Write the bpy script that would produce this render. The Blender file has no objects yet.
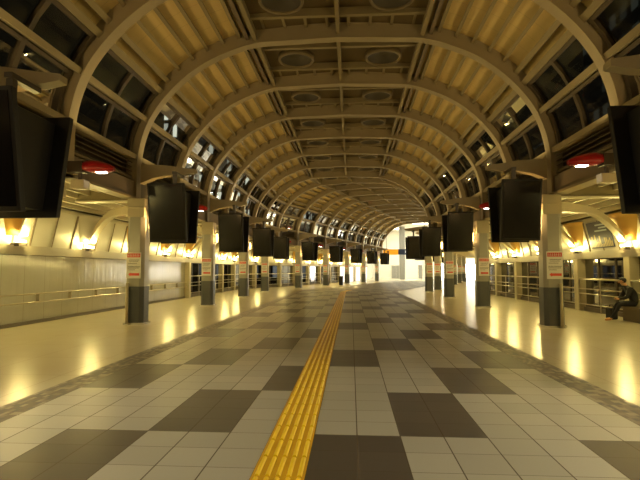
import bpy, bmesh, math, random
from mathutils import Vector, Matrix
random.seed(7)
C = bpy.context.scene.collection
PI = math.pi
# ---------------------------------------------------------------- materials
def mat(name, col, rough=.5, metal=0., spec=.5, noise=0., nscale=3., bump=0., bscale=20.):
    m = bpy.data.materials.new(name); m.use_nodes = True
    nt = m.node_tree; b = nt.nodes['Principled BSDF']
    b.inputs['Base Color'].default_value = (*col, 1); b.inputs['Roughness'].default_value = rough
    b.inputs['Metallic'].default_value = metal; b.inputs['Specular IOR Level'].default_value = spec
    tc = nt.nodes.new('ShaderNodeTexCoord')
    if noise:
        n = nt.nodes.new('ShaderNodeTexNoise'); n.inputs['Scale'].default_value = nscale; n.inputs['Detail'].default_value = 4
        nt.links.new(tc.outputs['Object'], n.inputs['Vector'])
        r = nt.nodes.new('ShaderNodeMapRange'); r.inputs['To Min'].default_value = 1-noise; r.inputs['To Max'].default_value = 1+noise
        nt.links.new(n.outputs['Fac'], r.inputs['Value'])
        mx = nt.nodes.new('ShaderNodeVectorMath'); mx.operation = 'SCALE'; mx.inputs[0].default_value = col
        nt.links.new(r.outputs['Result'], mx.inputs['Scale']); nt.links.new(mx.outputs[0], b.inputs['Base Color'])
    if bump:
        n = nt.nodes.new('ShaderNodeTexNoise'); n.inputs['Scale'].default_value = bscale
        nt.links.new(tc.outputs['Object'], n.inputs['Vector'])
        bp = nt.nodes.new('ShaderNodeBump'); bp.inputs['Strength'].default_value = bump; bp.inputs['Distance'].default_value = .02
        nt.links.new(n.outputs['Fac'], bp.inputs['Height']); nt.links.new(bp.outputs[0], b.inputs['Normal'])
    return m
def emis(name, col, s):
    m = bpy.data.materials.new(name); m.use_nodes = True
    b = m.node_tree.nodes['Principled BSDF']; b.inputs['Base Color'].default_value = (*col, 1)
    b.inputs['Emission Color'].default_value = (*col, 1); b.inputs['Emission Strength'].default_value = s
    return m
def glass(name, tint=(.55, .6, .55), gl=.9):
    m = bpy.data.materials.new(name); m.use_nodes = True; nt = m.node_tree; nt.nodes.clear()
    o = nt.nodes.new('ShaderNodeOutputMaterial'); t = nt.nodes.new('ShaderNodeBsdfTransparent'); g = nt.nodes.new('ShaderNodeBsdfGlossy')
    t.inputs[0].default_value = (*tint, 1); g.inputs['Roughness'].default_value = .03; g.inputs[0].default_value = (gl, gl, gl, 1)
    f = nt.nodes.new('ShaderNodeFresnel'); f.inputs[0].default_value = 1.28
    x = nt.nodes.new('ShaderNodeMixShader'); nt.links.new(f.outputs[0], x.inputs[0]); nt.links.new(t.outputs[0], x.inputs[1]); nt.links.new(g.outputs[0], x.inputs[2])
    nt.links.new(x.outputs[0], o.inputs[0]); return m
class G:                                   # tiny node-graph helper
    def __init__(s, m): s.nt = m.node_tree; s.N = s.nt.nodes; s.L = s.nt.links
    def m(s, op, *a):
        n = s.N.new('ShaderNodeMath'); n.operation = op
        for i, v in enumerate(a):
            if isinstance(v, (int, float)): n.inputs[i].default_value = v
            else: s.L.new(v, n.inputs[i])
        return n.outputs[0]
    def mix(s, f, a, b):
        n = s.N.new('ShaderNodeMix'); n.data_type = 'RGBA'
        for i, v in ((0, f), (6, a), (7, b)):
            if isinstance(v, (int, float)): n.inputs[i].default_value = v
            elif isinstance(v, tuple): n.inputs[i].default_value = (*v, 1)
            else: s.L.new(v, n.inputs[i])
        return n.outputs[2]
    def uv(s):
        t = s.N.new('ShaderNodeUVMap'); t.uv_map = 'UVMap'; x = s.N.new('ShaderNodeSeparateXYZ'); s.L.new(t.outputs[0], x.inputs[0]); s.vec = t.outputs[0]
        return x.outputs[0], x.outputs[1]
    def joint(s, v, period, w):
        a = s.m('PINGPONG', v, period/2); return s.m('LESS_THAN', a, w/2)
def floor_tile_mat():
    m = mat('paving_tile', (.3, .3, .3), .36); g = G(m); b = g.N['Principled BSDF']; u, v = g.uv()
    PH = 4.6
    c = g.m('FLOOR', g.m('DIVIDE', u, .8)); r = g.m('FLOOR', g.m('DIVIDE', g.m('SUBTRACT', v, PH-1.6), 1.6))
    k = g.m('FLOORED_MODULO', g.m('SUBTRACT', c, r), 3.); dark = g.m('LESS_THAN', g.m('ABSOLUTE', g.m('SUBTRACT', k, 0.)), .5)
    tx = g.m('FLOOR', g.m('DIVIDE', u, .4)); ty = g.m('FLOOR', g.m('DIVIDE', g.m('SUBTRACT', v, PH), .4))
    cx = g.N.new('ShaderNodeCombineXYZ'); g.L.new(tx, cx.inputs[0]); g.L.new(ty, cx.inputs[1])
    wn = g.N.new('ShaderNodeTexWhiteNoise'); g.L.new(cx.outputs[0], wn.inputs['Vector'])
    light = g.mix(wn.outputs[0], (.32, .30, .24), (.38, .355, .285)); dk = g.mix(wn.outputs[0], (.050, .040, .031), (.066, .053, .041))
    col = g.mix(dark, light, dk)
    j = g.m('MAXIMUM', g.joint(u, .4, .011), g.joint(g.m('SUBTRACT', v, PH), .4, .006))
    ns = g.N.new('ShaderNodeTexNoise'); ns.inputs['Scale'].default_value = 55; g.L.new(g.vec, ns.inputs['Vector'])
    col = g.mix(g.m('MULTIPLY', ns.outputs[0], .12), col, (.3, .24, .17))
    col = g.mix(j, col, (.10, .075, .05)); g.L.new(col, b.inputs['Base Color'])
    ro = g.m('ADD', g.m('MULTIPLY', ns.outputs[0], .10), .34); g.L.new(g.m('ADD', ro, g.m('MULTIPLY', j, .3)), b.inputs['Roughness'])
    b.inputs['Specular IOR Level'].default_value = .28
    bp = g.N.new('ShaderNodeBump'); bp.inputs['Strength'].default_value = .25; bp.inputs['Distance'].default_value = .004
    n2 = g.N.new('ShaderNodeTexNoise'); n2.inputs['Scale'].default_value = 4; g.L.new(g.vec, n2.inputs['Vector'])
    g.L.new(g.m('SUBTRACT', n2.outputs[0], g.m('MULTIPLY', j, .5)), bp.inputs['Height']); g.L.new(bp.outputs[0], b.inputs['Normal'])
    return m
def border_mat():
    m = mat('pebble_mosaic', (.3, .3, .3), .5); g = G(m); b = g.N['Principled BSDF']; u, v = g.uv()
    tx = g.m('FLOOR', g.m('DIVIDE', u, .05)); ty = g.m('FLOOR', g.m('DIVIDE', v, .10))
    cx = g.N.new('ShaderNodeCombineXYZ'); g.L.new(tx, cx.inputs[0]); g.L.new(ty, cx.inputs[1])
    wn = g.N.new('ShaderNodeTexWhiteNoise'); g.L.new(cx.outputs[0], wn.inputs['Vector'])
    cr = g.N.new('ShaderNodeValToRGB'); g.L.new(wn.outputs[0], cr.inputs[0]); cr.color_ramp.interpolation = 'CONSTANT'
    cols = [(0, (.10, .075, .055)), (.3, (.15, .12, .085)), (.6, (.075, .065, .06)), (.8, (.22, .18, .13))]
    e = cr.color_ramp.elements; e[0].color = (*cols[0][1], 1); e[1].position = cols[1][0]; e[1].color = (*cols[1][1], 1)
    for p, c in cols[2:]: q = e.new(p); q.color = (*c, 1)
    g.L.new(cr.outputs[0], b.inputs['Base Color']); return m
def aisle_mat():
    m = mat('polished_cream_stone', (.5, .46, .36), .2); g = G(m); b = g.N['Principled BSDF']; u, v = g.uv()
    ns = g.N.new('ShaderNodeTexNoise'); ns.inputs['Scale'].default_value = 1.2; ns.inputs['Detail'].default_value = 5; g.L.new(g.vec, ns.inputs['Vector'])
    col = g.mix(ns.outputs[0], (.58, .53, .38), (.64, .59, .44))
    j = g.m('MAXIMUM', g.joint(u, 1.3, .008), g.joint(v, 1.38, .008)); col = g.mix(g.m('MULTIPLY', j, .6), col, (.3, .25, .17))
    g.L.new(col, b.inputs['Base Color']); b.inputs['Roughness'].default_value = .235
    return m
def panel_mat():
    m = mat('ceiling_board', (.5, .4, .2), .6); g = G(m); b = g.N['Principled BSDF']; u, v = g.uv()
    ns = g.N.new('ShaderNodeTexNoise'); ns.inputs['Scale'].default_value = .9; ns.inputs['Detail'].default_value = 5; g.L.new(g.vec, ns.inputs['Vector'])
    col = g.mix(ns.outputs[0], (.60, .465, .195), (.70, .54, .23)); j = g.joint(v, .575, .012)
    col = g.mix(g.m('MULTIPLY', j, .45), col, (.25, .18, .1)); g.L.new(col, b.inputs['Base Color']); return m
def hoarding_mat():
    m = mat('white_glossy_sheet', (.6, .6, .55), .12); g = G(m); b = g.N['Principled BSDF']; u, v = g.uv()
    j = g.joint(v, .9, .012); ns = g.N.new('ShaderNodeTexNoise'); ns.inputs['Scale'].default_value = 1; g.L.new(g.vec, ns.inputs['Vector'])
    col = g.mix(ns.outputs[0], (.46, .46, .40), (.58, .58, .52)); col = g.mix(g.m('MULTIPLY', j, .7), col, (.25, .2, .12)); g.L.new(col, b.inputs['Base Color'])
    sc = g.N.new('ShaderNodeVectorMath'); sc.operation = 'MULTIPLY'; sc.inputs[1].default_value = (0.25, 7, 1); g.L.new(g.vec, sc.inputs[0])
    n2 = g.N.new('ShaderNodeTexNoise'); n2.inputs['Scale'].default_value = 1; g.L.new(sc.outputs[0], n2.inputs['Vector'])
    bp = g.N.new('ShaderNodeBump'); bp.inputs['Strength'].default_value = .5; bp.inputs['Distance'].default_value = .02
    g.L.new(n2.outputs[0], bp.inputs['Height']); g.L.new(bp.outputs[0], b.inputs['Normal']); return m
def facade_mat(name, du, dv, fu, fv, col, s, frac, seed=0.):
    m = mat(name, (.05, .045, .04), .6); g = G(m); b = g.N['Principled BSDF']; u, v = g.uv()
    fx = g.m('FRACT', g.m('DIVIDE', u, du)); fy = g.m('FRACT', g.m('DIVIDE', v, dv))
    a = g.m('MULTIPLY', g.m('LESS_THAN', fx, fu), g.m('LESS_THAN', fy, fv))
    cx = g.N.new('ShaderNodeCombineXYZ'); g.L.new(g.m('FLOOR', g.m('DIVIDE', u, du)), cx.inputs[0]); g.L.new(g.m('FLOOR', g.m('DIVIDE', v, dv)), cx.inputs[1]); cx.inputs[2].default_value = seed
    wn = g.N.new('ShaderNodeTexWhiteNoise'); g.L.new(cx.outputs[0], wn.inputs['Vector'])
    a = g.m('MULTIPLY', a, g.m('MULTIPLY', g.m('LESS_THAN', wn.outputs[0], frac), g.m('ADD', wn.outputs[0], .35)))
    b.inputs['Emission Color'].default_value = (*col, 1); g.L.new(g.m('MULTIPLY', a, s), b.inputs['Emission Strength']); return m
M = dict(entry=emis('bright_entrance_glow', (1., .96, .86), 16.),yellowbase=mat('shaded_yellow_groove', (.62, .33, .003), .6, noise=.15, nscale=6),lowglass=glass('dark_lower_glass', (.12, .13, .14), .3),  # yellowbase: shade between the tactile bars put into a darker yellow
 tile=floor_tile_mat(), border=border_mat(), aisle=aisle_mat(), board=panel_mat(), hoard=hoarding_mat(),
 rib=mat('painted_rib_steel', (.40, .335, .21), .42, noise=.08, nscale=2), beam=mat('painted_beam_steel', (.29, .24, .13), .5, noise=.08, nscale=2),
 dbeam=mat('brown_beam_steel', (.20, .155, .10), .5), frame=mat('dark_bronze_frame', (.07, .055, .04), .4), wframe=mat('brown_mullion', (.085, .065, .038), .5),
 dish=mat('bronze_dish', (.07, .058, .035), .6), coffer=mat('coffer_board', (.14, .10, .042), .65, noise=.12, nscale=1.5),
 ring=mat('dish_ring', (.20, .155, .075), .5), glass=glass('window_glass'), black=mat('black_housing', (.006, .005, .005), .6), screen=mat('switched_off_screen', (.006, .005, .006), .2),
 grey=mat('dark_grey_cladding', (.075, .082, .09), .35, noise=.08), pil=mat('grey_cladding', (.34, .33, .28), .3, noise=.06), cap=mat('beige_pillar_cap', (.5, .44, .3), .4),
 steel=mat('stainless_steel', (.6, .6, .58), .25, metal=1.), white=mat('white_paper', (.78, .76, .72), .5), redp=mat('red_print', (.70, .07, .04), .5), ink=mat('grey_print', (.15, .14, .14), .6),
 red=mat('red_hood', (.36, .010, .012), .35), yellow=mat('yellow_tactile_tile', (.88, .60, .01), .45, noise=.1, nscale=9), cream=mat('cream_panel', (.62, .60, .50), .4, noise=.04),
 gold=mat('golden_cone_metal', (.72, .46, .12), .38, metal=.35), ledge=mat('grey_ledge', (.36, .33, .24), .35), roof=mat('aisle_roof_deck', (.20, .16, .09), .6), purl=mat('aisle_purlin', (.78, .72, .55), .4),
 rail=mat('railing_steel', (.55, .5, .4), .28, metal=.8), kerb=mat('stone_kerb', (.16, .14, .11), .5), post=mat('beige_wall_post', (.5, .45, .3), .4),
 bulb=emis('warm_lamp_glass', (1., .74, .34), 28.), pbulb=emis('amber_lamp_glass', (1., .58, .2), 9.), wbulb=emis('white_lamp_glass', (1., .92, .8), 14.),
 ewall=mat('white_concourse_wall', (.8, .78, .7), .5), eceil=mat('white_concourse_ceiling', (.85, .83, .76), .5), lite=emis('white_ceiling_lamp', (1., .93, .78), 5.), shopl=emis('lit_shop_window', (1., .96, .88), 1.1),
 blue=mat('blue_banner', (.08, .13, .3), .5), signo=emis('orange_sign_face', (1., .42, .02), .55), signb=emis('navy_sign_face', (.03, .05, .09), .3), signw=emis('white_sign_letter', (.9, .9, .85), 1.),
 jacket=mat('black_jacket', (.012, .011, .013), .75), trouser=mat('black_trousers', (.010, .010, .014), .8), skin=mat('skin', (.50, .26, .13), .5), hair=mat('black_hair', (.012, .008, .006), .6), shoe=mat('tan_shoes', (.42, .20, .06), .5),
 bag=mat('black_bag_fabric', (.009, .008, .010), .7), bench=mat('brown_stone_bench', (.15, .12, .07), .45, noise=.15, nscale=6), door=mat('grey_door', (.25, .25, .23), .4),
 bill=mat('poster_night_print', (.03, .035, .06), .3), billt=mat('poster_pale_print', (.45, .55, .6), .4), billg=mat('poster_gold_print', (.5, .4, .16), .4),
)
# ---------------------------------------------------------------- mesh helper
class MB:
    def __init__(s): s.v = []; s.f = []; s.uv = []; s.mi = []; s.smooth = False
    def quad(s, p, uv=None, mi=0):
        n = len(s.v); s.v += [tuple(q) for q in p]; s.f.append(tuple(range(n, n+len(p)))); s.uv.append(uv); s.mi.append(mi); return s
    def hexa(s, c, mi=0):                       # 8 corners: bottom 0-3 ccw, top 4-7
        n = len(s.v); s.v += [tuple(q) for q in c]
        for f in ((0, 3, 2, 1), (4, 5, 6, 7), (0, 1, 5, 4), (1, 2, 6, 5), (2, 3, 7, 6), (3, 0, 4, 7)):
            s.f.append(tuple(n+i for i in f)); s.uv.append(None); s.mi.append(mi)
        return s
    def box(s, x0, x1, y0, y1, z0, z1, T=None, mi=0):
        c = [(x0, y0, z0), (x1, y0, z0), (x1, y1, z0), (x0, y1, z0), (x0, y0, z1), (x1, y0, z1), (x1, y1, z1), (x0, y1, z1)]
        if T: c = [T(*p) for p in c]
        return s.hexa(c, mi)
    def tube(s, pts, r, n=8, cap=True, T=None):
        pts = [Vector(T(*p) if T else p) for p in pts]; rr = r if isinstance(r, (list, tuple)) else [r]*len(pts); base = len(s.v)
        for i, p in enumerate(pts):
            d = (pts[min(i+1, len(pts)-1)]-pts[max(i-1, 0)]).normalized(); a = d.cross(Vector((0, 0, 1)))
            if a.length < .05: a = d.cross(Vector((0, 1, 0)))
            a.normalize(); b = d.cross(a)
            for k in range(n): t = 2*PI*k/n; s.v.append(tuple(p+(a*math.cos(t)+b*math.sin(t))*rr[i]))
        for i in range(len(pts)-1):
            for k in range(n): s.f.append((base+i*n+k, base+i*n+(k+1) % n, base+(i+1)*n+(k+1) % n, base+(i+1)*n+k)); s.uv.append(None); s.mi.append(0)
        if cap:
            s.f.append(tuple(base+k for k in range(n))[::-1]); s.uv.append(None); s.mi.append(0)
            e = base+(len(pts)-1)*n; s.f.append(tuple(e+k for k in range(n))); s.uv.append(None); s.mi.append(0)
        s.smooth = True; return s
    def prism(s, poly, z0, z1, cx=0, cy=0):
        n = len(s.v); m = len(poly); s.v += [(cx+x, cy+y, z0) for x, y in poly]+[(cx+x, cy+y, z1) for x, y in poly]
        fs = [tuple(n+i for i in range(m))[::-1], tuple(n+m+i for i in range(m))]+[(n+i, n+(i+1) % m, n+m+(i+1) % m, n+m+i) for i in range(m)]
        for f in fs: s.f.append(f); s.uv.append(None); s.mi.append(0)
        return s
    def sweep(s, rings):                        # closed section rings
        n = len(s.v); m = len(rings[0])
        for r in rings: s.v += [tuple(p) for p in r]
        for i in range(len(rings)-1):
            for k in range(m): s.f.append((n+i*m+k, n+i*m+(k+1) % m, n+(i+1)*m+(k+1) % m, n+(i+1)*m+k)); s.uv.append(None); s.mi.append(0)
        s.f.append(tuple(n+k for k in range(m))[::-1]); e = n+(len(rings)-1)*m; s.f.append(tuple(e+k for k in range(m)))
        s.uv += [None, None]; s.mi += [0, 0]; return s
    def build(s, name, m, parent=None, bevel=0, recalc=True):
        me = bpy.data.meshes.new(name); me.from_pydata(s.v, [], s.f)
        for x in (m if isinstance(m, list) else [m]): me.materials.append(x)
        for i, p in enumerate(me.polygons): p.material_index = s.mi[i]
        if any(u for u in s.uv):
            L = me.uv_layers.new(name='UVMap')
            for i, p in enumerate(me.polygons):
                if s.uv[i]:
                    for j, li in enumerate(p.loop_indices): L.data[li].uv = s.uv[i][j]
        elif recalc:
            bm = bmesh.new(); bm.from_mesh(me); bmesh.ops.recalc_face_normals(bm, faces=bm.faces); bm.to_mesh(me); bm.free()
        if s.smooth:
            for p in me.polygons: p.use_smooth = len(p.vertices) <= 4
        o = bpy.data.objects.new(name, me); C.objects.link(o)
        if parent: o.parent = parent
        if bevel:
            b = o.modifiers.new('bevel', 'BEVEL'); b.width = bevel; b.segments = 2; b.limit_method = 'ANGLE'
        return o
def tag(o, label, cat, group=None):
    o['label'] = label; o['category'] = cat
    if group: o['group'] = group
    return o
def empty(name, loc=(0, 0, 0), rz=0):
    o = bpy.data.objects.new(name, None); o.empty_display_size = .2; C.objects.link(o); o.location = loc; o.rotation_euler = (0, 0, rz); return o
def struct(o, label=None):
    o['kind'] = 'structure'
    if label: o['label'] = label
    return o
def copy_tree(o, parent=None):
    c = o.copy(); C.objects.link(c)
    if parent: c.parent = parent
    for ch in list(o.children): copy_tree(ch, c)
    return c
ORD = ['first', 'second', 'third', 'fourth', 'fifth', 'sixth', 'seventh', 'eighth', 'ninth', 'tenth', 'eleventh', 'twelfth', 'thirteenth', 'fourteenth', 'fifteenth', 'sixteenth', 'seventeenth', 'eighteenth', 'nineteenth', 'twentieth', 'twenty-first', 'twenty-second']
# ---------------------------------------------------------------- the hall's line: straight, then bending right
R17 = math.radians(17)
FR = [(0, -3.65+3.45*k, 0.) for k in range(12)]+[(.45, 36.85, R17/2)]+[(1.45+3.45*j*math.sin(R17), 39.2+3.45*j*math.cos(R17), R17) for j in range(10)]
K0, K1 = 0, len(FR)-1                          # K1 = 21
def W(k, u, v, z):
    x, y, t = FR[k]; return Vector((x+u*math.cos(t)+v*math.sin(t), y-u*math.sin(t)+v*math.cos(t), z))
def B(k, u, t, z): return W(k, u, 0, z).lerp(W(k+1, u, 0, z), t)
SS = [0.]
for k in range(K1): SS.append(SS[-1]+(W(k+1, 0, 0, 0)-W(k, 0, 0, 0)).length)
SS = [s-3.65 for s in SS]
def placed(o, k, u=0, v=0, z=0, flip=False):
    p = W(k, u, v, z); o.location = p; o.rotation_euler = (0, 0, -FR[k][2]); return o
# ---------------------------------------------------------------- arch profile (right half)
PP = [(5.86, 3.6), (5.86, 4.6), (5.76, 5.3), (5.52, 5.95), (5.12, 6.55), (4.55, 7.13), (3.85, 7.62), (2.95, 8.0), (2.3, 8.16), (0, 8.24)]
prof = []
for i in range(len(PP)-1):
    p0, p1, p2, p3 = [Vector(PP[max(0, min(len(PP)-1, j))]) for j in (i-1, i, i+1, i+2)]
    if i == 0 or i == len(PP)-2: prof += [p1.lerp(p2, t/3) for t in range(3)]; continue
    if i == len(PP)-3: p3 = p2*2-p1
    for q in range(4):
        t = q/4; prof.append(.5*((2*p1)+(p2-p0)*t+(2*p0-5*p1+4*p2-p3)*t*t+(3*p1-p0-3*p2+p3)*t**3))
prof.append(Vector(PP[-1]))
LEN = [0.]
for i in range(len(prof)-1): LEN.append(LEN[-1]+(prof[i+1]-prof[i]).length)
def pos(a, d=0.):
    for i in range(len(prof)-1):
        if a <= LEN[i+1] or i == len(prof)-2: break
    t = (a-LEN[i])/(LEN[i+1]-LEN[i]); p = prof[i].lerp(prof[i+1], t)
    def nrm(j):
        j = max(0, min(len(prof)-2, j)); e = prof[j+1]-prof[j]; return Vector((e.y, -e.x)).normalized()
    n = nrm(i).lerp(nrm(i+1), t*.5) if t > .5 else nrm(i)
    return p+n*d
def a_at_z(z):
    for i in range(len(prof)-1):
        if prof[i+1].y >= z: return LEN[i]+(z-prof[i].y)/(prof[i+1].y-prof[i].y)*(LEN[i+1]-LEN[i])
def a_at_u(u):
    for i in range(len(prof)-1):
        if prof[i+1].x <= u and prof[i].x > u: return LEN[i]+(prof[i].x-u)/(prof[i].x-prof[i+1].x)*(LEN[i+1]-LEN[i])
AH = a_at_z(6.62); AC = a_at_u(2.45); AEND = LEN[-1]
def spts(a0, a1, d, n):
    return [pos(a0+(a1-a0)*i/n, d) for i in range(n+1)]
# ---------------------------------------------------------------- floors
def strip(name, u0, u1, m, z=0, ks=range(K0, K1), n=1):
    mb = MB()
    for k in ks:
        a = [W(k, u0, 0, z), W(k, u1, 0, z), W(k+1, u1, 0, z), W(k+1, u0, 0, z)]
        mb.quad(a, [(u0, SS[k]), (u1, SS[k]), (u1, SS[k+1]), (u0, SS[k+1])])
    return struct(mb.build(name, m))
strip('floor', -3.2, 3.2, M['tile'])
strip('floor', -3.6, -3.2, M['border']); strip('floor', 3.2, 3.6, M['border'])
# outer stations (skewed 2.2 m along the hall)
SK = 2.2; UL, UR = -8.8, 9.3
OL = [W(k, UL, SK, 0) for k in range(K0, K1+1)]; OR = [W(k, UR, SK, 0) for k in range(K0, K1+1)]
OR[11] = OR[10].lerp(OR[13], 1/3); OR[12] = OR[10].lerp(OR[13], 2/3)
def aisle(name, s):
    mb = MB(); O = OL if s < 0 else OR; uo = UL if s < 0 else UR
    for k in range(K0, K1):
        a = [W(k, s*3.6, 0, 0), W(k+1, s*3.6, 0, 0), O[k+1], O[k]]; uv = [(s*3.6, SS[k]), (s*3.6, SS[k+1]), (uo, SS[k+1]+SK), (uo, SS[k]+SK)]
        if s > 0: a.reverse(); uv.reverse()
        a.reverse(); uv.reverse(); mb.quad(a, uv)
    return struct(mb.build(name, M['aisle']))
aisle('floor', -1); aisle('floor', 1)
# yellow tactile strip with raised bars
mb = MB(); s0 = SS[0]
for k in range(K0, 12):
    L = SS[k+1]-SS[k]; n = max(1, round(L/.4))
    mb.box(-.4, 0, 0, 1, 0.0, .006, T=lambda x, y, z, k=k: B(k, x, y, z))
    for q in range(n):
        for j in range(5):
            uc = -.36+j*.08
            t0, t1 = (q+.04)/n, (q+.96)/n
            c = [B(k, uc-.02, t0, .006), B(k, uc+.02, t0, .006), B(k, uc+.02, t1, .006), B(k, uc-.02, t1, .006), B(k, uc-.009, t0+.01/n, .018), B(k, uc+.009, t0+.01/n, .018), B(k, uc+.009, t1-.01/n, .018), B(k, uc-.009, t1-.01/n, .018)]
            mb.hexa(c, 1)
tag(mb.build('tactile_paving', [M['yellowbase'], M['yellow']], recalc=False), 'yellow tactile paving strip with raised bars running down the hall floor', 'tactile paving')
# ---------------------------------------------------------------- ceiling
ceil = MB()
for k in range(K0, K1):
    for s in (-1, 1):
        P = spts(AH-.1, AC, .42, 10)
        for i in range(10):
            p, q = P[i], P[i+1]; a0 = (AH+(AC-AH)*i/10); a1 = AH+(AC-AH)*(i+1)/10
            ceil.quad([B(k, s*p.x, 0, p.y), B(k, s*p.x, 1, p.y), B(k, s*q.x, 1, q.y), B(k, s*q.x, 0, q.y)], [(a0, SS[k]), (a0, SS[k+1]), (a1, SS[k+1]), (a1, SS[k])])
ceiling = struct(ceil.build('ceiling', M['board']))
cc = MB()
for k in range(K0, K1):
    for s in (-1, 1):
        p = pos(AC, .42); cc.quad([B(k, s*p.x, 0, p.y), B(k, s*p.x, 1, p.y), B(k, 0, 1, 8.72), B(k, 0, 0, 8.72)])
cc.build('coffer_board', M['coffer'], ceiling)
def run_beam(name, s, a, d0, d1, w, m, parent, ks=range(K0, K1)):
    b = MB(); rings = []
    n0, n1 = pos(a-w/2, d0), pos(a+w/2, d0); o0, o1 = pos(a-w/2, d1), pos(a+w/2, d1)
    for k in list(ks)+[ks[-1]+1]: rings.append([W(k, s*p.x, 0, p.y) for p in (n0, n1, o1, o0)])
    b.sweep(rings); return b.build(name, m, parent)
NP = 6
for s in (-1, 1):
    run_beam('purlin', s, AH+.02, .16, .42, .16, M['beam'], ceiling)
    run_beam('purlin', s, AH+.36, .22, .42, .13, M['beam'], ceiling)
    for i in range(5): run_beam('purlin', s, AH+.34+(AC-AH-.42)*(i+1)/5.6, .27, .42, .085, M['beam'], ceiling)
    run_beam('edge_beam', s, AC-.16, .16, .42, .10, M['dbeam'], ceiling)
    run_beam('edge_beam', s, AC+.06, .08, .45, .11, M['beam'], ceiling)
run = MB(); run.sweep([[W(k, u, 0, z) for u, z in ((-.05, 8.36), (.05, 8.36), (.06, 8.7), (-.06, 8.7))] for k in range(K0, K1+1)]); run.build('centre_beam', M['beam'], ceiling)
for k in range(K0, K1):
    for t, sg in ((.27, -1), (.73, 1)):
        b = MB(); T = lambda x, y, z, k=k: B(k, x, y, z)
        b.box(-2.4, 2.4, t-.018, t+.018, 8.44, 8.66, T)
        for j in range(8):
            uc = -2.15+j*4.3/7
            if abs(uc) < .15: continue
            lo, hi = (0.04, t-.02) if sg < 0 else (t+.02, .96)
            b.box(uc-.04, uc+.04, lo, hi, 8.56, 8.66, T)
        b.build('cross_beam', M['coffer'] if 0 else M['beam'], ceiling)
# round dishes
dm = MB(); seg = 28; rings = []
def ringz(r, z): return [(r*math.cos(2*PI*i/seg), r*math.sin(2*PI*i/seg), z) for i in range(seg)]
def lathe(prof_, m, name, parent, smooth=True):
    b = MB(); n = 0
    for r, z in prof_: b.v += ringz(r, z)
    for i in range(len(prof_)-1):
        for q in range(seg): b.f.append((i*seg+q, i*seg+(q+1) % seg, (i+1)*seg+(q+1) % seg, (i+1)*seg+q)); b.uv.append(None); b.mi.append(0)
    b.smooth = smooth; return b.build(name, m, parent)
dish0 = empty('ceiling_dish')
lathe([(.001, .16), (.26, .15), (.43, .11), (.50, .03), (.52, 0), (.51, .05), (.001, .19)], M['dish'], 'dish', dish0)
lathe([(.51, .0), (.52, -.04), (.57, -.04), (.59, 0), (.59, .12), (.51, .12), (.51, 0)], M['ring'], 'rim', dish0)
first = True
for k in range(2, 13):
    for s in (-1, 1):
        o = dish0 if first else copy_tree(dish0); first = False
        p = B(k, s*1.42, .5, 8.44); o.location = p; o.rotation_euler = (0, 0, -FR[k][2])
        tag(o, f'dark round ceiling dish {"left" if s<0 else "right"} of centre beam, {ORD[k-2]} bay from camera', 'ceiling dish', 'round dishes in the ceiling coffers')
# ---------------------------------------------------------------- arch ribs
def rib_mesh(w, d0, d1):
    b = MB(); rings = []
    A = [AEND*i/44 for i in range(45)]
    for a in A: p, q = pos(a, d0), pos(a, d1); rings.append([(-p.x, -w/2, p.y), (-p.x, w/2, p.y), (-q.x, w/2, q.y), (-q.x, -w/2, q.y)])
    for a in A[-2::-1]: p, q = pos(a, d0), pos(a, d1); rings.append([(p.x, -w/2, p.y), (p.x, w/2, p.y), (q.x, w/2, q.y), (q.x, -w/2, q.y)])
    return b.sweep(rings)
rib0 = empty('arch_rib')
rib_mesh(.30, 0, .03).build('inner_flange', M['rib'], rib0)
rib_mesh(.25, .03, .42).build('web', M['rib'], rib0)
rib_mesh(.30, .42, .45).build('outer_flange', M['rib'], rib0)
for k in range(1, K1+1):
    o = rib0 if k == 1 else copy_tree(rib0); placed(o, k)
    tag(o, f'curved beige steel roof arch spanning the hall, {ORD[k-1]} from the camera end', 'roof arch', 'arches of the vault')
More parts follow.
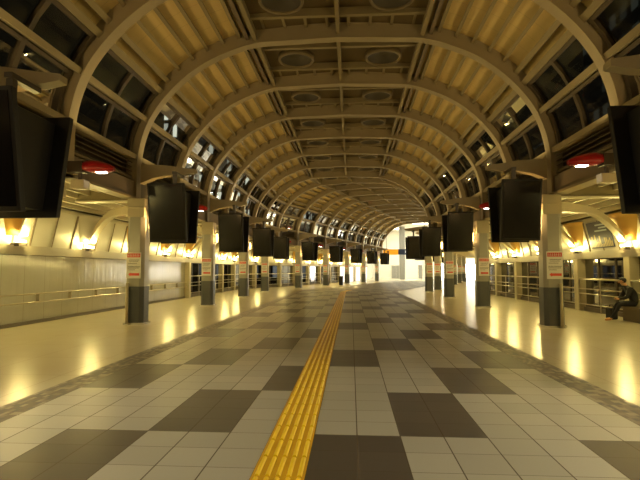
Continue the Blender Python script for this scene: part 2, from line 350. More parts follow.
# ---------------------------------------------------------------- clerestory windows
def strip_mesh(k, s, z0, z1, d0, d1, t0, t1, n=4):
    b = MB(); a0, a1 = a_at_z(z0), a_at_z(z1)
    rings = []
    for i in range(n+1):
        a = a0+(a1-a0)*i/n; p, q = pos(a, d0), pos(a, d1)
        rings.append([B(k, s*p.x, t0, p.y), B(k, s*p.x, t1, p.y), B(k, s*q.x, t1, q.y), B(k, s*q.x, t0, q.y)])
    return b.sweep(rings)
wn = 0
for k in range(2, K1):
    for s in (-1, 1):
        wn += 1
        g = MB(); a0, a1 = a_at_z(4.82), a_at_z(6.6)
        P = [pos(a0+(a1-a0)*i/5, .27) for i in range(6)]
        for i in range(5): g.quad([B(k, s*P[i].x, .04, P[i].y), B(k, s*P[i].x, .96, P[i].y), B(k, s*P[i+1].x, .96, P[i+1].y), B(k, s*P[i+1].x, .04, P[i+1].y)])
        w = struct(g.build(f'window_{wn}', M['glass']))
        for t in (.055, .5, .93): strip_mesh(k, s, 4.84, 6.6, .2, .3, t-.018, t+.018).build('mullion', M['wframe'], w)
        strip_mesh(k, s, 5.84, 5.96, .05, .33, .03, .97, 1).build('transom', M['beam'], w)
        strip_mesh(k, s, 4.76, 4.9, .05, .33, .03, .97, 1).build('transom', M['beam'], w)
        for z in (5.74, 6.5): strip_mesh(k, s, z, z+.07, .2, .3, .04, .96, 1).build('frame', M['wframe'], w)
        lv = MB()
        for j in range(5):
            z = 4.14+j*.13; p = pos(a_at_z(z), .16)
            c = [(p.x, z), (p.x+.14, z+.08)]
            lv.hexa([B(k, s*c[0][0], .03, c[0][1]), B(k, s*c[1][0], .03, c[1][1]), B(k, s*c[1][0], .97, c[1][1]), B(k, s*c[0][0], .97, c[0][1]),
                     B(k, s*c[0][0], .03, c[0][1]+.02), B(k, s*c[1][0], .03, c[1][1]+.02), B(k, s*c[1][0], .97, c[1][1]+.02), B(k, s*c[0][0], .97, c[0][1]+.02)])
        lv.build('louvre', M['wframe'], w)
        strip_mesh(k, s, 4.1, 4.8, .34, .37, 0, 1, 1).build('louvre_back', M['frame'], w)
# eave beams
for s, nm in ((-1, 'trim_1'), (1, 'trim_2')):
    b = MB(); b.sweep([[W(k, s*u, 0, z) for u, z in ((5.93, 3.66), (6.2, 3.66), (6.2, 4.12), (5.93, 4.12))] for k in range(K0, K1+1)]); e = struct(b.build(nm, M['dbeam']))
    b = MB(); b.sweep([[W(k, s*u, 0, z) for u, z in ((5.86, 3.6), (6.24, 3.6), (6.24, 3.66), (5.86, 3.66))] for k in range(K0, K1+1)]); b.build('lower_flange', M['beam'], e)
# ---------------------------------------------------------------- pillars
def octo(w, d, c): return [(-w/2+c, -d/2), (w/2-c, -d/2), (w/2, -d/2+c), (w/2, d/2-c), (w/2-c, d/2), (-w/2+c, d/2), (-w/2, d/2-c), (-w/2, -d/2+c)]
def make_pillar(s):
    r = empty('pillar')
    MB().prism(octo(.60, .60, .06), 0, .05).build('base_plate', M['steel'], r)
    MB().prism(octo(.53, .53, .10), .05, 1.07).build('lower_cladding', M['grey'], r)
    MB().prism(octo(.51, .51, .10), 1.07, 3.06).build('upper_cladding', M['pil'], r)
    MB().box(-.25, .25, -.25, .25, 3.06, 3.6).box(-.27, .27, -.27, .27, 3.32, 3.36).build('cap', M['cap'], r, bevel=.01)
    h = MB().box(-s*.36-.05, -s*.36+.05, -.06, .06, 3.1, 3.16).box(-s*.36-.05, -s*.36+.05, -.06, .06, 2.70, 2.74).box(min(-s*.27, -s*.31), max(-s*.27, -s*.31), -.05, .05, 2.72, 3.14).build('lamp_holder', M['steel'], r)
    MB().tube([(-s*.36, 0, 2.74), (-s*.36, 0, 3.1)], .04, 10).build('lamp', M['pbulb'], h)['label'] = 'glowing amber lamp tube'
    return r
def sign_mesh():
    r = empty('notice_sign'); w, h = .42, .74
    bd = MB().box(-w/2, w/2, -.012, 0, 0, h).build('board', M['white'], r)
    b = MB().box(-.19, .19, -.016, -.0125, .60, .71); b.build('header', M['redp'], bd)
    t = MB()
    for x0, wd in ((-.165, .03), (-.12, .035), (-.07, .03), (-.02, .035), (.03, .03), (.08, .035), (.13, .03)):
        t.box(x0, x0+wd, -.019, -.0165, .63, .64).box(x0, x0+wd, -.019, -.0165, .66, .67).box(x0+wd*.4, x0+wd*.6, -.019, -.0165, .62, .69)
    t.build('lettering', M['white'], bd)
    b = MB()
    for z, a, c, st in ((.515, -.13, .16, .03), (.475, -.13, .12, .022), (.42, -.16, .1, .02), (.33, -.17, .17, .026), (.29, -.17, .15, .026), (.24, -.15, .05, .02)):
        x = a
        while x < c:
            b.box(x, x+st*.7, -.016, -.0125, z, z+st*.5); b.box(x+st*.25, x+st*.45, -.016, -.0125, z-.008, z+st*.5+.008); x += st
    b.build('text_lines', M['ink'], bd)
    a = MB().box(-.09, .17, -.016, -.0125, .08, .15); n = len(a.v)
    a.prism([(0, 0), (.06, -.055), (.06, .055)], -.004, 0); 
    a.v[n:] = [(x-.15, -.0125+z, .115+y) for x, y, z in a.v[n:]]
    a.build('arrow', M['redp'], bd)
    return r
pl, prr, sg0 = make_pillar(-1), make_pillar(1), sign_mesh()
used = set()
def take(o):
    if o.name in used: return copy_tree(o)
    used.add(o.name); return o
PK = [k for k in range(1, K1+1) if k % 2 == 1]
names = {-1: 'left', 1: 'right'}
def wherep(k, s):
    i = (k-3)//2
    if k == 1: return f'{names[s]} row, beside camera'
    return f'{names[s]} row, {ORD[i]} from camera'
for k in PK:
    for s in (-1, 1):
        o = placed(take(pl if s < 0 else prr), k, s*5.82)
        tag(o, f'grey clad pillar with dark foot, {wherep(k, s)}', 'pillar', f'{names[s]} row of pillars')
        q = placed(take(sg0), k, s*5.82, -.285, 1.30)
        tag(q, f'white notice with red arrow on pillar, {wherep(k, s)}', 'notice', 'notices on the pillars')
for s, du in ((-1, -.14), (1, .12)):
    r = placed(empty('guard_pipe'), 5, s*5.82+du, -.36)
    MB().tube([(0, 0, 0.02), (0, 0, 1.18)], .04, 12).build('pipe', M['cap'], r)
    MB().box(-.07, .07, -.07, .07, 0, .02).build('foot_plate', M['steel'], r)
    MB().box(-.03, .03, .03, .085, .95, 1.0).build('wall_clip', M['steel'], r)
    tag(r, f'upright stainless pipe in front of the nearest visible {names[s]} pillar', 'pipe')
# ---------------------------------------------------------------- hanging displays
def make_display(s):
    r = empty('hanging_display')
    # local: u measured from hall side; v centre = -0.68 of pillar
    ua, ub = (-5.10, -4.08) if s < 0 else (4.22, 5.22); vc = -.5
    for sd in (-1, 1):
        def T(x, y, z, sd=sd): return (x, vc+sd*(.42+(z-2.3)*.17+y), z)
        hs = MB().box(ua, ub, -.10, 0, 2.30, 3.86, T).build('display_housing', M['black'], r, bevel=.01)
        MB().box(ua+.05, ub-.05, 0.001, .012, 2.36, 3.80, T).build('screen', M['screen'], hs)
    f = MB(); xc = (ua+ub)/2
    f.hexa([(xc-.3, vc-.33, 2.4), (xc+.3, vc-.33, 2.4), (xc+.3, vc+.33, 2.4), (xc-.3, vc+.33, 2.4), (xc-.3, vc-.56, 3.74), (xc+.3, vc-.56, 3.74), (xc+.3, vc+.56, 3.74), (xc-.3, vc+.56, 3.74)])
    f.build('back_frame', M['black'], r)
    # tapered support arm
    rings = []
    for u, zb, zt, w in ((5.75, 4.05, 4.62, .14), (5.4, 4.2, 4.6, .13), (5.0, 4.28, 4.58, .12), (4.5, 4.30, 4.50, .11), (4.15, 4.36, 4.46, .10)):
        rings.append([(s*u, vc*0-w, zb), (s*u, w, zb), (s*u, w, zt), (s*u, -w, zt)])
    MB().sweep(rings).build('support_arm', M['rib'], r)
    h = MB().box(xc-.06, xc+.06, vc-.08, .05, 4.22, 4.30).box(xc-.05, xc+.05, vc-.05, vc+.05, 3.74, 4.22)
    h.build('hanger', M['frame'], r)
    return r
dl, dr = make_display(-1), make_display(1)
for k in PK:
    for s in (-1, 1):
        o = placed(take(dl if s < 0 else dr), k, (.18 if s < 0 else -.2) if k == 3 else 0, .12 if k == 3 else 0)
        tag(o, f'dark double-sided display hanging by pillar, {wherep(k, s)}', 'display', f'displays hanging along the {names[s]} side')
# ---------------------------------------------------------------- red hooded lamps on the in-between ribs; pair behind camera added for floor light
def make_redlamp(s):
    r = empty('hooded_lamp')
    sec = []
    for i in range(9):
        t = i/8; u = 5.50-t*.66; hh = .18*math.sqrt(max(.04, 1-(t**2)*.9))*(.75+.25*min(1, t*4)); ww = hh*1.05; zc = 3.80-t*.05
        sec.append([(s*u, ww*math.cos(a)*1., zc+max(-.55, math.sin(a))*hh) for a in [2*PI*j/14 for j in range(14)]])
    b = MB().sweep(sec); b.smooth = True; hd = b.build('hood', M['red'], r)
    MB().box(min(s*5.22, s*5.02), max(s*5.22, s*5.02), -.07, .07, 3.675, 3.70).build('lens', M['wbulb'], hd)['label'] = 'bright white lens under the hood'
    MB().box(min(s*5.5, s*5.84), max(s*5.5, s*5.84), -.13, .13, 3.68, 3.92).build('clamp', M['frame'], r)
    return r
rl, rr_ = make_redlamp(-1), make_redlamp(1)
for k in range(0, K1, 2):
    for s in (-1, 1):
        o = placed(take(rl if s < 0 else rr_), k, 0, -.02)
        li = bpy.data.lights.new('hooded_lamp_and_fill_light', 'SPOT'); li.energy = {0: 320, 2: 640, 4: 30}.get(k, 15); li.color = (1., .90, .62); li.spot_size = math.radians(105); li.spot_blend = .6; li.shadow_soft_size = .1  # pairs nearest the camera: unseen, energy raised to stand in for a flash
        lo = bpy.data.objects.new('hooded_lamp_and_fill_light', li); C.objects.link(lo); lo.location = W(k, s*5.08, 0, 3.62); lo.rotation_euler = (W(k, s*1.5, 0, 0)-W(k, s*5.08, 0, 3.62)).to_track_quat('-Z', 'Y').to_euler()
        tag(o, f'red hooded lamp with white lens, {names[s]} side, {ORD[k//2]} from the camera end', 'lamp', 'red hooded lamps')
        b = empty('speaker_box'); placed(b, k, s*5.62, 0, 3.32)
        MB().box(-.16, .16, -.12, .12, 0, .2).build('housing', M['cap'], b, bevel=.02); MB().box(-.03, .03, -.03, .03, .2, .36).build('bracket', M['frame'], b)
        tag(b, f'small beige speaker box hanging below the {ORD[k//2]} red lamp on the {names[s]} side', 'speaker box')
# ---------------------------------------------------------------- aisle roof, beams, brackets
for s in (-1, 1):
    O = OL if s < 0 else OR; b = MB()
    for k in range(K0, K1):
        i0, i1 = W(k, s*6.0, 0, 4.2), W(k+1, s*6.0, 0, 4.2); o0, o1 = O[k]+Vector((0, 0, 3.5)), O[k+1]+Vector((0, 0, 3.5))
        b.hexa([i0, i1, o1, o0]+[p+Vector((0, 0, .06)) for p in (i0, i1, o1, o0)])
    rf = struct(b.build('ceiling', M['roof']))
    for j in range(7):
        f = .1+j*.125; b = MB(); rings = []
        for k in range(K0, K1+1):
            p = W(k, s*6.0, 0, 4.2).lerp(O[k]+Vector((0, 0, 3.5)), f); e = Vector((math.cos(FR[k][2]), -math.sin(FR[k][2]), 0))
            rings.append([p-e*.05-Vector((0, 0, .15)), p+e*.05-Vector((0, 0, .15)), p+e*.05, p-e*.05])
        b.sweep(rings).build('purlin', M['purl'], rf)
def beamquad(p, q, w, h0, h1, q0=None, q1=None):
    d = (q-p); d.z = 0; n = Vector((-d.y, d.x, 0)).normalized()*w/2
    q0 = h0 if q0 is None else q0; q1 = h1 if q1 is None else q1
    a = [Vector((*v.xy, z)) for v, z in ((p-n, h0), (q-n, q0), (q+n, q0), (p+n, h0), (p-n, h1), (q-n, q1), (q+n, q1), (p+n, h1))]
    return a
for s in (-1, 1):
    O = OL if s < 0 else OR; U = UL if s < 0 else UR
    for k in range(2, K1+1):
        p, q = W(k, s*6.05, 0, 0), W(k, U-s*1.1, 0, 0)
        o = MB().hexa(beamquad(p, q, .2, 3.56, 3.9)).build('roof_beam', M['beam'])
        MBf = MB().hexa(beamquad(p, q, .3, 3.52, 3.56)).build('flange', M['purl'], o)
        tag(o, f'straight beige beam under the {names[s]} aisle roof, level with the {ORD[k-1]} arch', 'beam', f'{names[s]} aisle roof beams')
        p = W(k, s*6.05, 0.0, 0); q = O[k]-Vector((math.cos(FR[k][2]), -math.sin(FR[k][2]), 0))*s*.35
        rings = []; e = (q-p); e.z = 0; n = Vector((-e.y, e.x, 0)).normalized()*.1
        for i in range(13):
            t = i/12; c = p.lerp(q, t); zt = 3.42 if t < .35 else 3.42-.82*((t-.35)/.65)**2.0
            th = .26*(1-.45*t)
            rings.append([Vector((*(c-n).xy, zt-th)), Vector((*(c+n).xy, zt-th)), Vector((*(c+n).xy, zt)), Vector((*(c-n).xy, zt))])
        o = MB().sweep(rings).build('curved_bracket', M['cap'])
        tag(o, f'curved bracket arm over the {names[s]} aisle, from the {ORD[k-1]} arch', 'bracket', f'{names[s]} aisle brackets')
# ---------------------------------------------------------------- outer walls
def segT(p, q, inward):
    d = (q-p); L = d.length; d.normalize(); n = Vector((-d.y, d.x, 0))
    if n.dot(inward) < 0: n = -n
    return L, (lambda a, w, z: (p.x+d.x*a+n.x*w, p.y+d.y*a+n.y*w, z))
def make_funnel():                              # local: +x is towards the hall
    r = empty('wall_uplight')
    b = MB(); n = 10; prev = None
    for i in range(6):
        t = i/5; z = .24+t*.88; R_ = .30+.52*t; dp = .22+.42*t
        row = [(dp*math.sin(PI*j/n), -R_*math.cos(PI*j/n), z) for j in range(n+1)]
        b.v += row
    for i in range(5):
        for j in range(n): b.f.append((i*(n+1)+j, i*(n+1)+j+1, (i+1)*(n+1)+j+1, (i+1)*(n+1)+j)); b.uv.append(None); b.mi.append(0)
    b.smooth = True; o = b.build('cone_reflector', M['gold'], r); sl = o.modifiers.new('thick', 'SOLIDIFY'); sl.thickness = .02
    lb = MB().box(.0, .34, -.05, .05, -.04, .04).box(.22, .36, -.17, .17, -.04, .06).build('lamp_bracket', M['frame'], r)
    MB().box(.235, .345, -.14, .14, .061, .12).build('lamp', M['bulb'], lb)['label'] = 'glaring warm white lamp'
    return r
fun0 = make_funnel(); rail0 = None
wnum = wn
for s in (-1, 1):
    O = OL if s < 0 else OR; side = names[s]
    nseg = 0
    for k in range(K0+1, K1):
        p, q = O[k], O[k+1]; inward = Vector((-s, 0, 0)); L, T = segT(p, q, inward)
        hoard = s < 0 and k < 8; shop = s < 0 and k >= 18
        # upper wall & ledge
        if hoard:
            b = MB(); b.quad([T(0, 0, 0), T(L, 0, 0), T(L, 0, 1.95), T(0, 0, 1.95)], [(0, k*3.45), (0, k*3.45+L), (1.95, k*3.45+L), (1.95, k*3.45)])
            b.quad([T(0, -.05, 1.95), T(L, -.05, 1.95), T(L, 0, 1.95), T(0, 0, 1.95)], [(0, 0)]*4)
            o = struct(b.build('wall_left', M['hoard'])); MB().box(0, L, .001, .04, 0, .10, T).build('skirting', M['kerb'], o)
        elif shop:
            b = MB(); b.box(0, L, -.1, -.05, .0, 1.95, T); o = struct(b.build('wall_left', M['shopl']))
            b = MB(); b.box(.1, .8, -.02, .02, .1, 1.9, T); tag(b.build('wall_banner', M['blue']), f'tall blue banner on the bright far left wall, {ORD[k-18]} from the near end', 'banner')
        else:
            wnum += 1
            b = MB(); b.quad([T(0, -.04, .15), T(L, -.04, .15), T(L, -.04, 2.0), T(0, -.04, 2.0)]); o = struct(b.build(f'window_{wnum}', M['lowglass']))
            b = MB().box(0, L, -.07, -.01, .15, .22, T).box(0, L, -.07, -.01, 1.93, 2.0, T)
            for a in (L*.33, L*.66): b.box(a-.03, a+.03, -.07, -.01, .2, 1.95, T)
            b.build('frame', M['wframe'], o); MB().box(0, L, -.1, .06, 0, .15, T).build('sill', M['kerb'], o)
            # railing
            rg = empty('railing', T(0, .22, 0), math.atan2(q.y-p.y, q.x-p.x)-(0)); rl_ = L
            nside = 1
            for z, rr in ((1.2, .03), (.84, .018), (.66, .018), (.27, .018)):
                MB().tube([(.16, 0, z), (L-.16, 0, z)], rr, 8).build('rail', M['rail'], rg)
            for a in (.16, L*.5, L-.16): MB().box(a-.02, a+.02, -.015, .015, 0, 1.2).build('post', M['rail'], rg)
            near = f'{ORD[nseg]} railing span from the {"camera" if s>0 else "end of the white hoarding"}'; nseg += 1
            tag(rg, f'metal railing by {side} windows, {near}', 'railing', f'{side} side railings')
        b = MB().box(0, L, -.12, .14, 1.96, 2.22, T); struct(b.build(f'wall_{side}', M['ledge']))
        b = MB(); c = []
        a0, a1 = .05, L-.05
        b.hexa([T(a0, -.05, 2.22), T(a1, -.05, 2.22), T(a1, .02, 2.22), T(a0, .02, 2.22), T(a0, .18, 3.3), T(a1, .18, 3.3), T(a1, .25, 3.3), T(a0, .25, 3.3)])
        for a in (.72, L*.5, L-.72):
            w_ = .012 if a == L*.5 else .03
            b.hexa([T(a-w_, .0, 2.23), T(a+w_, .0, 2.23), T(a+w_, .05, 2.23), T(a-w_, .05, 2.23), T(a-w_, .23, 3.29), T(a+w_, .23, 3.29), T(a+w_, .28, 3.29), T(a-w_, .28, 3.29)], 1)
        b.box(0, L, .15, .27, 3.3, 3.42, T); b.box(0, L, -.06, -.02, 2.2, 3.5, T)
        struct(b.build(f'wall_{side}', [M['cream'], M['dbeam']]))
    for k in range(2, K1):
        rz = -FR[k][2]+(PI if s > 0 else 0)
        o = take(fun0)
        if k == 5 and s < 0:
            for ch in o.children:
                if ch.name.startswith('cone'): ch.data = ch.data.copy(); ch.data.materials[0] = M['cream']; ch['label'] = 'cream cone reflector'
        p = O[k]+Vector((-s*.0, 0, 2.22)); o.location = p; o.rotation_euler = (0, 0, rz)
        tag(o, f'{"cream" if k == 5 and s < 0 else "golden"} cone uplight glowing on the {side} outer wall, {ORD[k-2]} from the camera', 'wall light', f'{side} wall uplights')
        if not (s < 0 and k < 8):
            po = MB().box(-.16, .16, -.16, .16, 0, 1.96).build('wall_post', M['post'], None, bevel=.01); po.location = O[k]+Vector((-s*.1, 0, 0)); po.rotation_euler = (0, 0, rz)
            tag(po, f'square beige {side} wall post below the {ORD[k-2]} cone uplight', 'post', f'{side} wall posts')
        li = bpy.data.lights.new('wall_lamp', 'POINT'); li.color = (1., .79, .26); li.energy = 86; li.shadow_soft_size = .08
        lo = bpy.data.objects.new('wall_lamp', li); C.objects.link(lo); e = Vector((math.cos(FR[k][2]), -math.sin(FR[k][2]), 0)); lo.location = O[k]-e*s*.42+Vector((0, 0, 2.42))
# handrails on the white hoarding
hr = empty('handrail', (UL+.1, 0, 0))
y0, y1 = OL[1].y, OL[8].y
for z in (.86, .62): MB().tube([(0, y0, z), (0, y1, z)], .02, 8).build('rail', M['rail'], hr)
y = y0+.3
while y < y1: MB().box(-.1, 0, y-.015, y+.015, .6, .88).build('bracket', M['rail'], hr); y += 1.6
tag(hr, 'double metal handrail fixed along the white hoarding wall on the left', 'handrail')
# tilted night-view poster on the right upper wall
L, T = segT(OR[5], OR[6], Vector((-1, 0, 0)))
def T2(a, w, z): t = (z-2.22)/1.08; return T(a, w+.03+.23*t, z)
pr_ = MB().box(.95, 2.5, .0, .03, 2.32, 3.25, T2).build('tilted_poster', M['bill'])
b = MB()
for z, a, c in ((3.10, 1.2, 1.9), (3.0, 1.2, 1.7), (2.9, 1.2, 2.0)): b.box(a, c, .031, .034, z, z+.05, T2)
b.build('print_lines', M['billt'], pr_)
b = MB(); random.seed(3)
for i in range(14): a = 1.0+i*.105; b.box(a, a+.07, .031, .034, 2.36, 2.45+random.random()*.35, T2)
b.build('skyline_print', M['billg'], pr_)
tag(pr_, 'dark blue night skyline poster tilted above the right windows', 'poster')
# ---------------------------------------------------------------- end of the hall: bright concourse
kE = K1
def E(u, v, z): return W(kE, u, v, z)
struct(MB().quad([E(-12, 0, 0), E(16, 0, 0), E(16, 18, 0), E(-12, 18, 0)], [(-12, 0), (16, 0), (16, 18), (-12, 18)]).build('floor', M['aisle']))
struct(MB().box(-12, 16, 17.8, 18, 0, 9, E).build('wall_back', M['ewall']))
struct(MB().box(-12, 16, .3, 18, 8.6, 8.7, E).build('ceiling', M['eceil']))
struct(MB().box(-12.2, -12, 0, 18, 0, 8.6, E).build('wall_left', M['ewall'])); struct(MB().box(16, 16.2, 0, 18, 0, 8.6, E).build('wall_right', M['ewall']))
struct(MB().box(-12, -9, 0.2, .4, 0, 8.6, E).box(9.5, 16, .2, .4, 0, 8.6, E).box(-9, -6.2, .2, .4, 3.4, 8.6, E).box(6.2, 9.5, .2, .4, 3.4, 8.6, E).build('wall_front', M['ewall']))
for i, (u, v) in enumerate(((-4.7, 9), (-1.0, 9), (4.4, 9))):
    o = MB().prism(octo(.9, .9, .2), 0, 8.6).build('concourse_column', M['ewall' if i else 'door']); o.location = E(u, v, 0)
    tag(o, f'tall pale column in the bright far concourse, {["left","middle","right"][i]} one', 'column')
for i, u in enumerate((-7.5, -2.6, 4, 9)):
    o = MB().box(-.9, .9, -.05, .05, 0, 2.4).build('door_frame', M['steel']); struct(o); o.name = f'door_{i+1}'; o.location = E(u, 17.7, 0); o.rotation_euler = (0, 0, -R17)
    MB().box(-.8, -.03, -.09, -.05, .05, 2.3).box(.03, .8, -.09, -.05, .05, 2.3).build('leaf', M['door'], o)
for i, (u, v) in enumerate(((-7, 4), (-7, 12), (0, 4), (0, 12), (7, 4), (7, 12), (12, 8))):
    o = MB().box(-2, 2, -.5, .5, -.06, 0).build('ceiling_light', M['lite']); o.location = E(u, v, 8.55); o.rotation_euler = (0, 0, -R17)
    tag(o, 'long white ceiling light in the bright far concourse', 'ceiling light', 'far concourse ceiling lights')
    li = bpy.data.lights.new('concourse_light', 'AREA'); li.shape = 'RECTANGLE'; li.size = 4; li.size_y = 1; li.energy = 420; li.color = (1., .95, .76)
    lo = bpy.data.objects.new('concourse_light', li); C.objects.link(lo); lo.location = E(u, v, 8.4)
for i, (u0, u1) in enumerate(((4.6, 6.6), (.6, 2.2))):
    o = MB().box(u0, u1, 17.55, 17.64, .05, 2.45, E).build('lit_entrance', M['entry']); tag(o, 'brightly lit white entrance in the far back wall, ' + ['behind the right pillars', 'nearer the hall middle'][i], 'entrance')
# hanging direction sign near the end
r = empty('direction_sign', E(0, -1.0, 0), -R17)
MB().box(-5.5, -3.3, -.08, .08, 3.72, 4.5).build('orange_panel', M['signo'], r); MB().box(-3.3, .6, -.08, .08, 3.72, 4.5).build('navy_panel', M['signb'], r)
b = MB().box(-2.3, -1.9, -.1, -.081, 3.95, 4.28).box(-1.6, -1.35, -.1, -.081, 3.95, 4.28).box(-1.2, -.9, -.1, -.081, 3.95, 4.28); b.build('symbols', M['signw'], r)
b = MB().box(-4.9, -4.6, -.1, -.081, 4.0, 4.25); b.build('symbols', M['frame'], r)
b = MB().tube([(-5, 0, 4.5), (-5, 0, 7.1)], .03, 6).tube([(.4, 0, 4.5), (.4, 0, 8.3)], .03, 6).build('hanger', M['frame'], r)
tag(r, 'long hanging sign, orange on the left and navy on the right, at the far end', 'sign')
# small dark bin by the yellow strip, far down the hall
bx = empty('waste_bin', (-.68, 49.6, 0))
MB().prism(octo(.42, .42, .08), 0, .8).build('body', M['black'], bx); MB().prism(octo(.5, .5, .1), .8, .92).build('lid', M['grey'], bx)
tag(bx, 'small dark bin standing far down the hall beyond the yellow strip', 'bin')
# ---------------------------------------------------------------- bench, bag, seated person
bn = empty('bench', (8.83, 14.75, 0))
MB().box(-.2, .2, -1.0, .75, .38, .44).build('seat_slab', M['bench'], bn, bevel=.01); MB().box(-.15, .17, -.9, .68, 0, .38).build('base', M['bench'], bn)
tag(bn, 'low brown stone bench by the right railing under the seated person', 'bench')
bg = empty('bag', (8.50, 15.72, 0), .15)
mb = MB().box(-.11, .11, -.16, .16, 0, .38); mb.build('body', M['bag'], bg, bevel=.05)
MB().tube([(0, -.09, .37), (0, -.07, .45), (0, .07, .45), (0, .09, .37)], .012, 6).build('handle', M['bag'], bg)
tag(bg, 'black bag standing on the floor beside the seated person', 'bag')
def skin(name, verts, edges, m, sub=2, root=0):
    me = bpy.data.meshes.new(name); me.from_pydata([v[:3] for v in verts], edges, []); o = bpy.data.objects.new(name, me); C.objects.link(o)
    md = o.modifiers.new('s', 'SKIN'); md.use_smooth_shade = True
    for i, v in enumerate(verts):
        d = me.skin_vertices[0].data[i]; r = v[3]; d.radius = r if isinstance(r, tuple) else (r, r); d.use_root = i == root
    sb = o.modifiers.new('d', 'SUBSURF'); sb.levels = sub; sb.render_levels = sub
    bpy.context.view_layer.update(); dg = bpy.context.evaluated_depsgraph_get(); nm = bpy.data.meshes.new_from_object(o.evaluated_get(dg))
    bpy.data.objects.remove(o); nm.name = name
    return nm
def person():
    # local: +x forward (facing), z up, origin on floor under hips
    root = empty('person')
    V = []; Ed = []
    def add(x, y, z, r, par=None):
        V.append((x, y, z, r)); 
        if par is not None: Ed.append((par, len(V)-1))
        return len(V)-1
    hip = add(0, 0, .56, (.15, .12)); wa = add(.03, 0, .70, (.17, .14), hip); ch = add(.10, 0, .87, (.19, .15), wa); up = add(.18, 0, .99, (.155, .115), ch)
    nk = add(.25, 0, 1.06, .055, up); hd0 = add(.29, 0, 1.12, .07, nk); hd1 = add(.33, 0, 1.18, .088, hd0); hd2 = add(.34, 0, 1.245, .075, hd1)
    for sy in (-1, 1):
        h = add(.04, sy*.10, .53, .10, hip); kn = add(.46, sy*.13, .50, .066, h); cf = add(.52, sy*.12, .34, .058, kn); an = add(.60+.08*(sy > 0), sy*.11, .10, .042, cf)
        hl = add(.63+.08*(sy > 0), sy*.11, .05, .042, an); add(.79+.08*(sy > 0), sy*.13, .035, .032, hl)
        sh = add(.18, sy*.18, .97, .085, up); el = add(.28, sy*.24, .72, .062, sh); wr = add(.44, sy*.10, .66, .032, el); pm = add(.50, sy*.055, .67, (.035, .022), wr)
    me = skin('body', V, Ed, None)
    bm = bmesh.new(); bm.from_mesh(me)
    # fingers
    def finger(pts, r):
        vs = []
        fm = skin('f', [(*p, r*(1-.12*i)) for i, p in enumerate(pts)], [(i, i+1) for i in range(len(pts)-1)], None, 1); bm.from_mesh(fm)
    for sy in (-1, 1):
        for i, (dl_, dz) in enumerate(((.05, .014), (.055, .005), (.05, -.006), (.042, -.016))):
            finger([(.505, sy*.05, .67+dz), (.54, sy*.045, .672+dz), (.555, sy*(.02), .675+dz), (.55, sy*.004, .68+dz)], .0085)
        finger([(.49, sy*.045, .685), (.51, sy*.03, .705), (.525, sy*.012, .712)], .0095)
    # nose and ears
    for c, sc in (((.428, 0, 1.17), (.018, .014, .022)), ((.33, .085, 1.19), (.02, .009, .03)), ((.33, -.085, 1.19), (.02, .009, .03))):
        bmesh.ops.create_icosphere(bm, subdivisions=2, radius=1, matrix=Matrix.Translation(c) @ Matrix.Diagonal((*sc, 1)))
    bm.to_mesh(me); bm.free()
    for m in (M['jacket'], M['trouser'], M['skin'], M['shoe']): me.materials.append(m)
    for p in me.polygons:
        c = p.center
        if c.x > .46 and c.z > .63 and c.z < .75: i = 2
        elif c.z > 1.075: i = 2
        elif c.z < .085: i = 3
        elif c.z < .60 and not (c.x < .0 and c.z > .56): i = 1
        else: i = 0
        p.material_index = i; p.use_smooth = True
    o = bpy.data.objects.new('body', me); C.objects.link(o); o.parent = root
    # hair: shell over top and back of the head
    bm = bmesh.new(); bmesh.ops.create_uvsphere(bm, u_segments=20, v_segments=14, radius=1, matrix=Matrix.Translation((.315, 0, 1.22)) @ Matrix.Rotation(.5, 4, 'Y') @ Matrix.Diagonal((.108, .095, .10, 1)))
    bmesh.ops.delete(bm, geom=[v for v in bm.verts if v.co.x > .37 and v.co.z < 1.235 or v.co.z < 1.12], context='VERTS')
    hm = bpy.data.meshes.new('hair'); bm.to_mesh(hm); bm.free(); hm.materials.append(M['hair']); ho = bpy.data.objects.new('hair', hm); C.objects.link(ho); ho.parent = root
    for p in hm.polygons: p.use_smooth = True
    e = MB()
    for sy in (-1, 1): e.box(.413, .425, sy*.03-.012, sy*.03+.012, 1.185, 1.193)
    e.build('eyes', M['hair'], root)
    MB().box(.408, .424, -.02, .02, 1.128, 1.134).build('mouth', M['redp'], root)
    return root
ps = person(); ps.location = (8.93, 15.2, 0); ps.rotation_euler = (0, 0, math.radians(168)); 
tag(ps, 'seated person in black jacket and trousers bent over a phone by the right railing', 'person')
ph = MB().box(-.035, .035, -.065, .065, -.005, .005).build('phone', M['black']); 
ca, sa = math.cos(math.radians(168)), math.sin(math.radians(168)); ph.location = (8.93+.55*ca, 15.2+.55*sa, .675); ph.rotation_euler = (0, math.radians(-25), math.radians(168))
tag(ph, 'dark phone held in both hands of the seated person', 'phone')
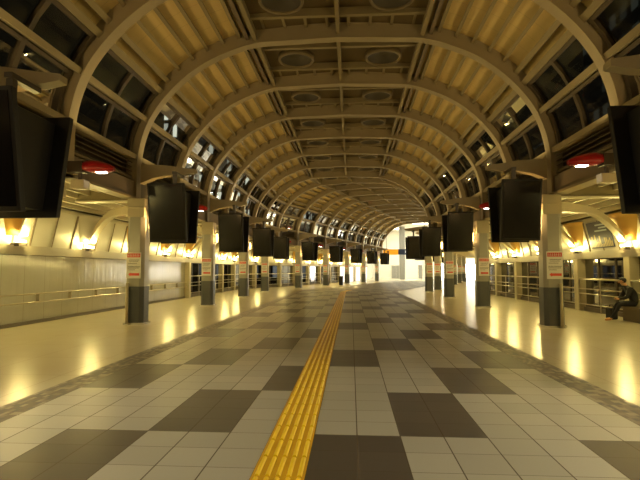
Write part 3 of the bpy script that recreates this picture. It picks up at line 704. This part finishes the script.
# ---------------------------------------------------------------- night city outside
def tower(x0, x1, y0, y1, h, m, label):
    b = MB(); L1 = x1-x0; L2 = y1-y0
    b.quad([(x0, y0, 0), (x1, y0, 0), (x1, y0, h), (x0, y0, h)], [(0, 0), (L1, 0), (L1, h), (0, h)])
    b.quad([(x1, y0, 0), (x1, y1, 0), (x1, y1, h), (x1, y0, h)], [(0, 0), (L2, 0), (L2, h), (0, h)])
    b.quad([(x1, y1, 0), (x0, y1, 0), (x0, y1, h), (x1, y1, h)], [(0, 0), (L1, 0), (L1, h), (0, h)])
    b.quad([(x0, y1, 0), (x0, y0, 0), (x0, y0, h), (x0, y1, h)], [(0, 0), (L2, 0), (L2, h), (0, h)])
    b.quad([(x0, y0, h), (x1, y0, h), (x1, y1, h), (x0, y1, h)], [(0, 0)]*4)
    o = b.build('office_tower', m); return tag(o, label, 'building')
tower(-38, -8, 95, 120, 44, facade_mat('lit_office_facade', 1.9, 3.6, .45, .8, (.95, .93, .8), 1.3, .6), 'office tower with tall lit windows outside the left clerestory')
tower(34, 60, 30, 70, 45, facade_mat('grey_lit_facade', 2.4, 3.6, .6, .5, (.6, .62, .5), .06, .5, 5.), 'grey office tower outside the right clerestory')
struct(MB().quad([(-90, -20, -7), (90, -20, -7), (90, 150, -7), (-90, 150, -7)]).build('floor', mat('dark_ground', (.03, .028, .025), .8)))
# ---------------------------------------------------------------- lights
def area(loc, aim, sx, sy, e, col):
    li = bpy.data.lights.new('uplight', 'AREA'); li.shape = 'RECTANGLE'; li.size = sx; li.size_y = sy; li.energy = e; li.color = col
    o = bpy.data.objects.new('uplight', li); C.objects.link(o); o.location = loc; o.rotation_euler = (Vector(aim)-Vector(loc)).to_track_quat('-Z', 'Y').to_euler(); return o
for k in range(1, K1+1):
    for s in (-1, 1):
        area(W(k, s*5.6, .45, 4.5), W(k, s*1.6, .7, 8.4), .3, .3, 19, (1., .74, .33))
        if k % 2:
            li = bpy.data.lights.new('pillar_lamp', 'POINT'); li.energy = 45; li.color = (1., .60, .2); li.shadow_soft_size = .06
            lo = bpy.data.objects.new('pillar_lamp', li); C.objects.link(lo); lo.location = W(k, s*5.32, 0, 2.92)
w = bpy.data.worlds.new('world'); bpy.context.scene.world = w; w.use_nodes = True
w.node_tree.nodes['Background'].inputs[0].default_value = (.018, .014, .008, 1); w.node_tree.nodes['Background'].inputs[1].default_value = .35
# ---------------------------------------------------------------- camera
cam = bpy.data.cameras.new('camera'); co = bpy.data.objects.new('camera', cam); C.objects.link(co); bpy.context.scene.camera = co
cam.sensor_width = 36; cam.lens = 27; cam.clip_start = .05; cam.clip_end = 500
co.location = (.35, 0, 1.54); co.rotation_euler = (PI/2+.06242, 0, .06437)
vs = bpy.context.scene.view_settings; vs.view_transform = 'Standard'; vs.look = 'None'; vs.gamma = 1; vs.exposure = .07
